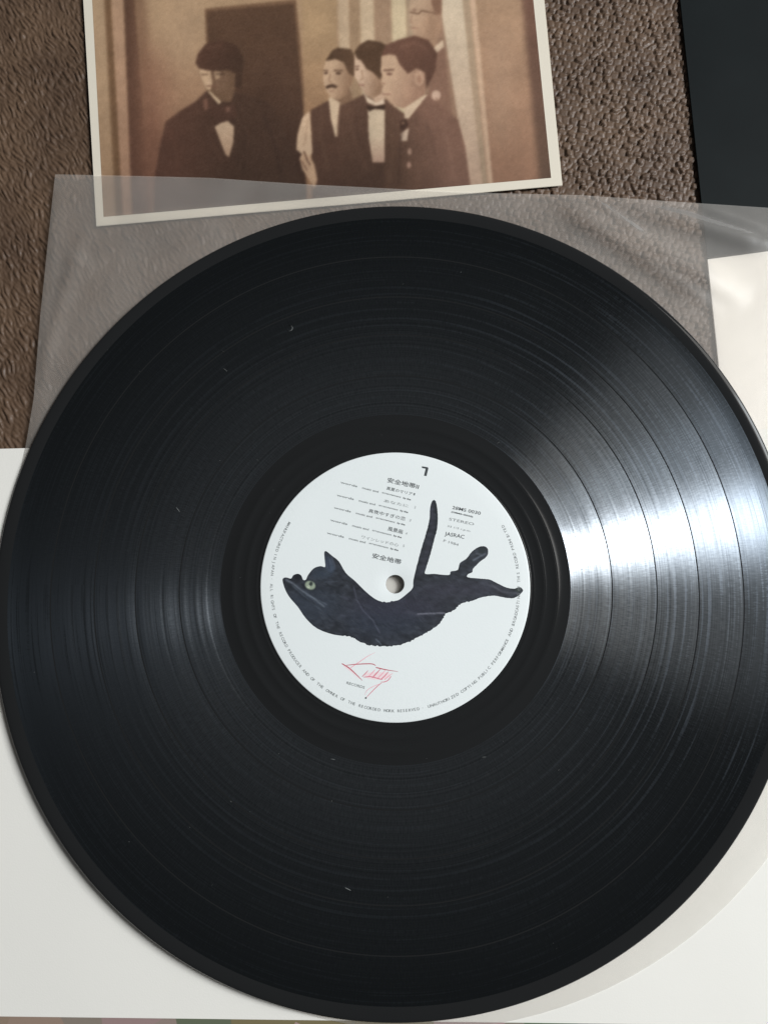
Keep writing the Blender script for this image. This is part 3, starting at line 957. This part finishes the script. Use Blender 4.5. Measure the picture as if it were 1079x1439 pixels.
Z1 = lambda x, y: (450 + x / 6.744, 640 + y / 6.744)     # detail-crop coordinates to reference positions
Z2 = lambda x, y: (600 + x / 10.79, 690 + y / 10.79)
one = [(958, 106), (972, 104), (1018, 112), (1024, 122), (1006, 196), (982, 192), (998, 126), (966, 120)]
one = np.array([L_(*Z1(*q)) for q in one])[::-1]
mesh_obj('side_number', np.column_stack([one, ZL + 0.035 + on_label(one)]), [tuple(range(8))], INK, label)
text_on_label('title_lettering', '安全地帯II', Z1(632, 255), Z1(928, 322), 2.0, INK, 0.012)
text_on_label('song_lettering', '真夏のマリア', Z1(625, 325), Z1(868, 382), 1.35, INK, 0.004)
text_on_label('song_lettering', 'あなたに', Z1(602, 442), Z1(832, 494), 1.1, INK_SOFT)
text_on_label('song_lettering', '真夜中すぎの恋', Z1(455, 540), Z1(802, 620), 1.5, INK, 0.002)
text_on_label('song_lettering', '風景画', Z1(636, 712), Z1(776, 746), 1.6, INK, 0.006)
text_on_label('song_lettering', 'ワインレッドの心', Z1(388, 786), Z1(738, 866), 1.2, INK_SOFT)
text_on_label('artist_lettering', '安全地帯', Z1(488, 972), Z1(762, 1036), 2.0, INK, 0.012)
for (xa, ya), (xb, yb) in (((190, 262), (855, 432)), ((156, 384), (828, 552)), ((128, 502), (800, 670)), ((94, 620), (766, 790)), ((62, 742), (736, 912))):
    f = lambda t: Z1(xa + (xb - xa) * t, ya + (yb - ya) * t)
    text_on_label('credit_lettering', 'words', f(0), f(.24), 0.75, INK_SOFT, 0.02)
    text_on_label('credit_lettering', 'music and', f(.31), f(.54), 0.75, INK_SOFT, 0.02)
    text_on_label('credit_lettering', 'arrangement', f(.59), f(.86), 0.75, INK_SOFT, 0.02)
    text_on_label('credit_lettering', 'by the', f(.89), f(1), 0.85, INK, 0.03)
for k, (x, y) in enumerate(((880, 376), (888, 500), (842, 624), (806, 748), (780, 866))):
    text_on_label('track_number', str(k + 1), Z1(x, y), Z1(x + 14, y + 4), 0.9, INK_SOFT)
text_on_label('catalogue_lettering', '28MS 0030', Z2(378, 272), Z2(806, 364), 1.25, INK, 0.01)
text_on_label('catalogue_lettering', '(28MS-0030)', Z2(362, 332), Z2(690, 410), 0.75, INK, 0.03)
text_on_label('stereo_lettering', 'STEREO', Z2(330, 442), Z2(706, 524), 1.0, INK_SOFT)
text_on_label('speed_lettering', '33 1/3 r.p.m.', Z2(305, 552), Z2(660, 632), 0.9, INK_SOFT)
text_on_label('rights_mark', 'JASRAC', Z2(262, 690), Z2(556, 744), 1.9, INK, 0.006)
text_on_label('year_lettering', 'P 1984', Z2(244, 770), Z2(470, 836), 0.95, INK_SOFT)
text_on_label('records_lettering', 'RECORDS', (460 + 262 / 9.81, 900 + 600 / 9.81), (460 + 510 / 9.81, 900 + 668 / 9.81), 0.95, INK_SOFT, 0.01)

# legal line around the rim, reading anticlockwise
legal = 'MANUFACTURED IN JAPAN · ALL RIGHTS OF THE RECORD PRODUCER AND OF THE OWNER OF THE RECORDED WORK RESERVED · UNAUTHORIZED COPYING PUBLIC PERFORMANCE AND BROADCASTING OF THIS RECORD PROHIBITED'
rv, rf = [], []
R_T = 46.4
a0, a1 = math.radians(150), math.radians(388)
cache = {}
for k, ch in enumerate(legal):
    if ch == ' ':
        continue
    if ch not in cache:
        cache[ch] = glyphs(ch, 0.01)
    v, f = cache[ch]
    t = a0 + (a1 - a0) * k / (len(legal) - 1)
    c_ = v * 1.45 - np.array([0.5, 0.0])
    ur = np.array([math.cos(t), math.sin(t)])
    ut = np.array([-math.sin(t), math.cos(t)])
    n0 = len(rv)
    rv += (R_T * ur + c_[:, :1] * ut - c_[:, 1:] * ur).tolist()
    rf += [tuple(i + n0 for i in g) for g in f]
rv = np.array(rv)
mesh_obj('rim_lettering', np.column_stack([rv, ZL + 0.035 + on_label(rv)]), rf, INK_SOFT, label)


# red brush script ----------------------------------------------------
Z3 = lambda p: L_(460 + p[0] / 9.81, 900 + p[1] / 9.81)


def brush(name, path, w0, w1, mat, parent, dz=0.0):
    """tapered brush stroke through crop positions, widths in mm"""
    p = np.array(path, float)
    # resample with a Catmull-Rom curve
    q = []
    pe = np.vstack([2 * p[0] - p[1], p, 2 * p[-1] - p[-2]])
    for i in range(1, len(pe) - 2):
        for t in np.linspace(0, 1, 8, endpoint=(i == len(pe) - 3)):
            a, b, c, d = pe[i - 1], pe[i], pe[i + 1], pe[i + 2]
            q.append(.5 * (2 * b + (c - a) * t + (2 * a - 5 * b + 4 * c - d) * t ** 2 + (3 * b - a - 3 * c + d) * t ** 3))
    q = np.array([Z3(k) for k in q])
    d = np.gradient(q, axis=0)
    n = np.column_stack([-d[:, 1], d[:, 0]]) / np.maximum(np.hypot(*d.T), 1e-9)[:, None]
    s = np.linspace(0, 1, len(q))
    w = (w0 + (w1 - w0) * s) * (0.35 + 0.65 * np.sin(np.pi * np.clip(s * .92 + .06, 0, 1)) ** .5) / 2
    xy = np.vstack([q + n * w[:, None], q - n * w[:, None]])
    m = len(q)
    fs = [(i, i + m, i + m + 1, i + 1) for i in range(m - 1)]
    return mesh_obj(name, np.column_stack([xy, ZL + 0.03 + dz + on_label(xy)]), fs, mat, parent)


WASH = ink('pale_pink_wash', (226, 206, 208))
WASH2 = ink('pink_wash', (222, 184, 192))
for path, w0, w1, mt in (
        ([(230, 345), (330, 420), (450, 530)], 1.0, 0.6, WASH),
        ([(520, 480), (680, 490), (860, 480)], 2.4, 3.0, WASH),
        ([(200, 318), (300, 380), (400, 470), (482, 552)], 0.50, 0.25, RED),
        ([(265, 342), (400, 328), (600, 322), (668, 345)], 0.30, 0.40, RED),
        ([(668, 372), (800, 402), (972, 430)], 0.50, 0.20, RED),
        ([(310, 385), (450, 290), (560, 215), (660, 165)], 0.40, 0.12, PINK),
        ([(480, 500), (520, 460), (560, 415)], 0.30, 0.30, ROSE),
        ([(500, 505), (600, 500), (700, 525), (760, 540)], 0.35, 0.35, ROSE),
        ([(560, 505), (610, 455), (660, 400)], 0.35, 0.35, PINK),
        ([(620, 515), (680, 450), (730, 395)], 0.45, 0.30, ROSE),
        ([(690, 525), (750, 465), (800, 410)], 0.45, 0.30, PINK),
        ([(735, 540), (790, 490), (840, 430)], 0.40, 0.30, ROSE),
        ([(790, 540), (840, 495), (900, 452)], 0.45, 0.25, PINK),
        ([(740, 574), (790, 570), (840, 545), (880, 490)], 0.30, 0.30, ROSE),
        ([(745, 585), (680, 640), (600, 720), (530, 795)], 0.30, 0.22, ROSE),
        ([(720, 600), (620, 640), (545, 690), (515, 750)], 0.25, 0.15, PINK)):
    brush('script_stroke', path, w0, w1, mt, label, {'pale_pink_wash': -0.02, 'pink_wash': -0.01}.get(mt.name, random.random() * 0.012))
d_ = Z3((530, 793))
t8 = np.linspace(0, 2 * np.pi, 12, endpoint=False)
xy = d_ + 0.33 * np.column_stack([np.cos(t8), np.sin(t8)])
mesh_obj('script_dot', np.column_stack([xy, ZL + 0.045 + on_label(xy)]), [tuple(range(12))], INK, label)

# ------------------------------------------------------------------ dust on the vinyl
dv, df_ = [], []


def fleck(px, py, ln, ang, w=0.14, curl=0.0):
    p = at(px, py, ZR + 0.6)
    n0 = len(dv)
    k = 7
    ring = []
    for i in range(k):
        s = i / (k - 1) - .5
        a = math.radians(ang + curl * s)
        c = p + np.array([math.cos(a), math.sin(a)]) * ln * s
        z = ZR + 0.55 + float(warp(np.array([c[0]]), np.array([c[1]]))[0])
        nn = np.array([-math.sin(a), math.cos(a)]) * w / 2 * (1 - abs(2 * s) ** 3 * .7)
        dv.extend([(*(c + nn), z + .02), (c[0], c[1], z + .02 + w), (*(c - nn), z + .02)])
    for i in range(k - 1):
        a = n0 + 3 * i
        df_.extend([(a, a + 3, a + 4, a + 1), (a + 1, a + 4, a + 5, a + 2)])


fleck(411, 463, 4.5, 70, 0.22, 120)
fleck(250, 716, 2.2, -50, 0.2)
fleck(317, 520, 2.0, -40, 0.22)
fleck(489, 1249, 2.2, -25, 0.25)
fleck(468, 1067, 1.6, -10, 0.2)
fleck(680, 1064, 1.5, 5, 0.2)
fleck(785, 1082, 1.2, 40, 0.2)
fleck(700, 1617 - 1000 + 5, 1.2, 30, 0.14)
for q in range(40):
    t, r0 = rng.uniform(0, 6.28), rng.uniform(54, 146)
    q2 = ref(np.array([[r0 * math.cos(t), r0 * math.sin(t)]]), ZR + .6)[0]
    fleck(q2[0], q2[1], rng.uniform(.25, .7), rng.uniform(0, 180), 0.09)
dustM = ink('dust', (110, 112, 110), 0.9)
du = mesh_obj('dust_specks', dv, df_, dustM)
tag(du, 'pale dust specks and lint scattered on the black record', 'dust', kind='stuff')
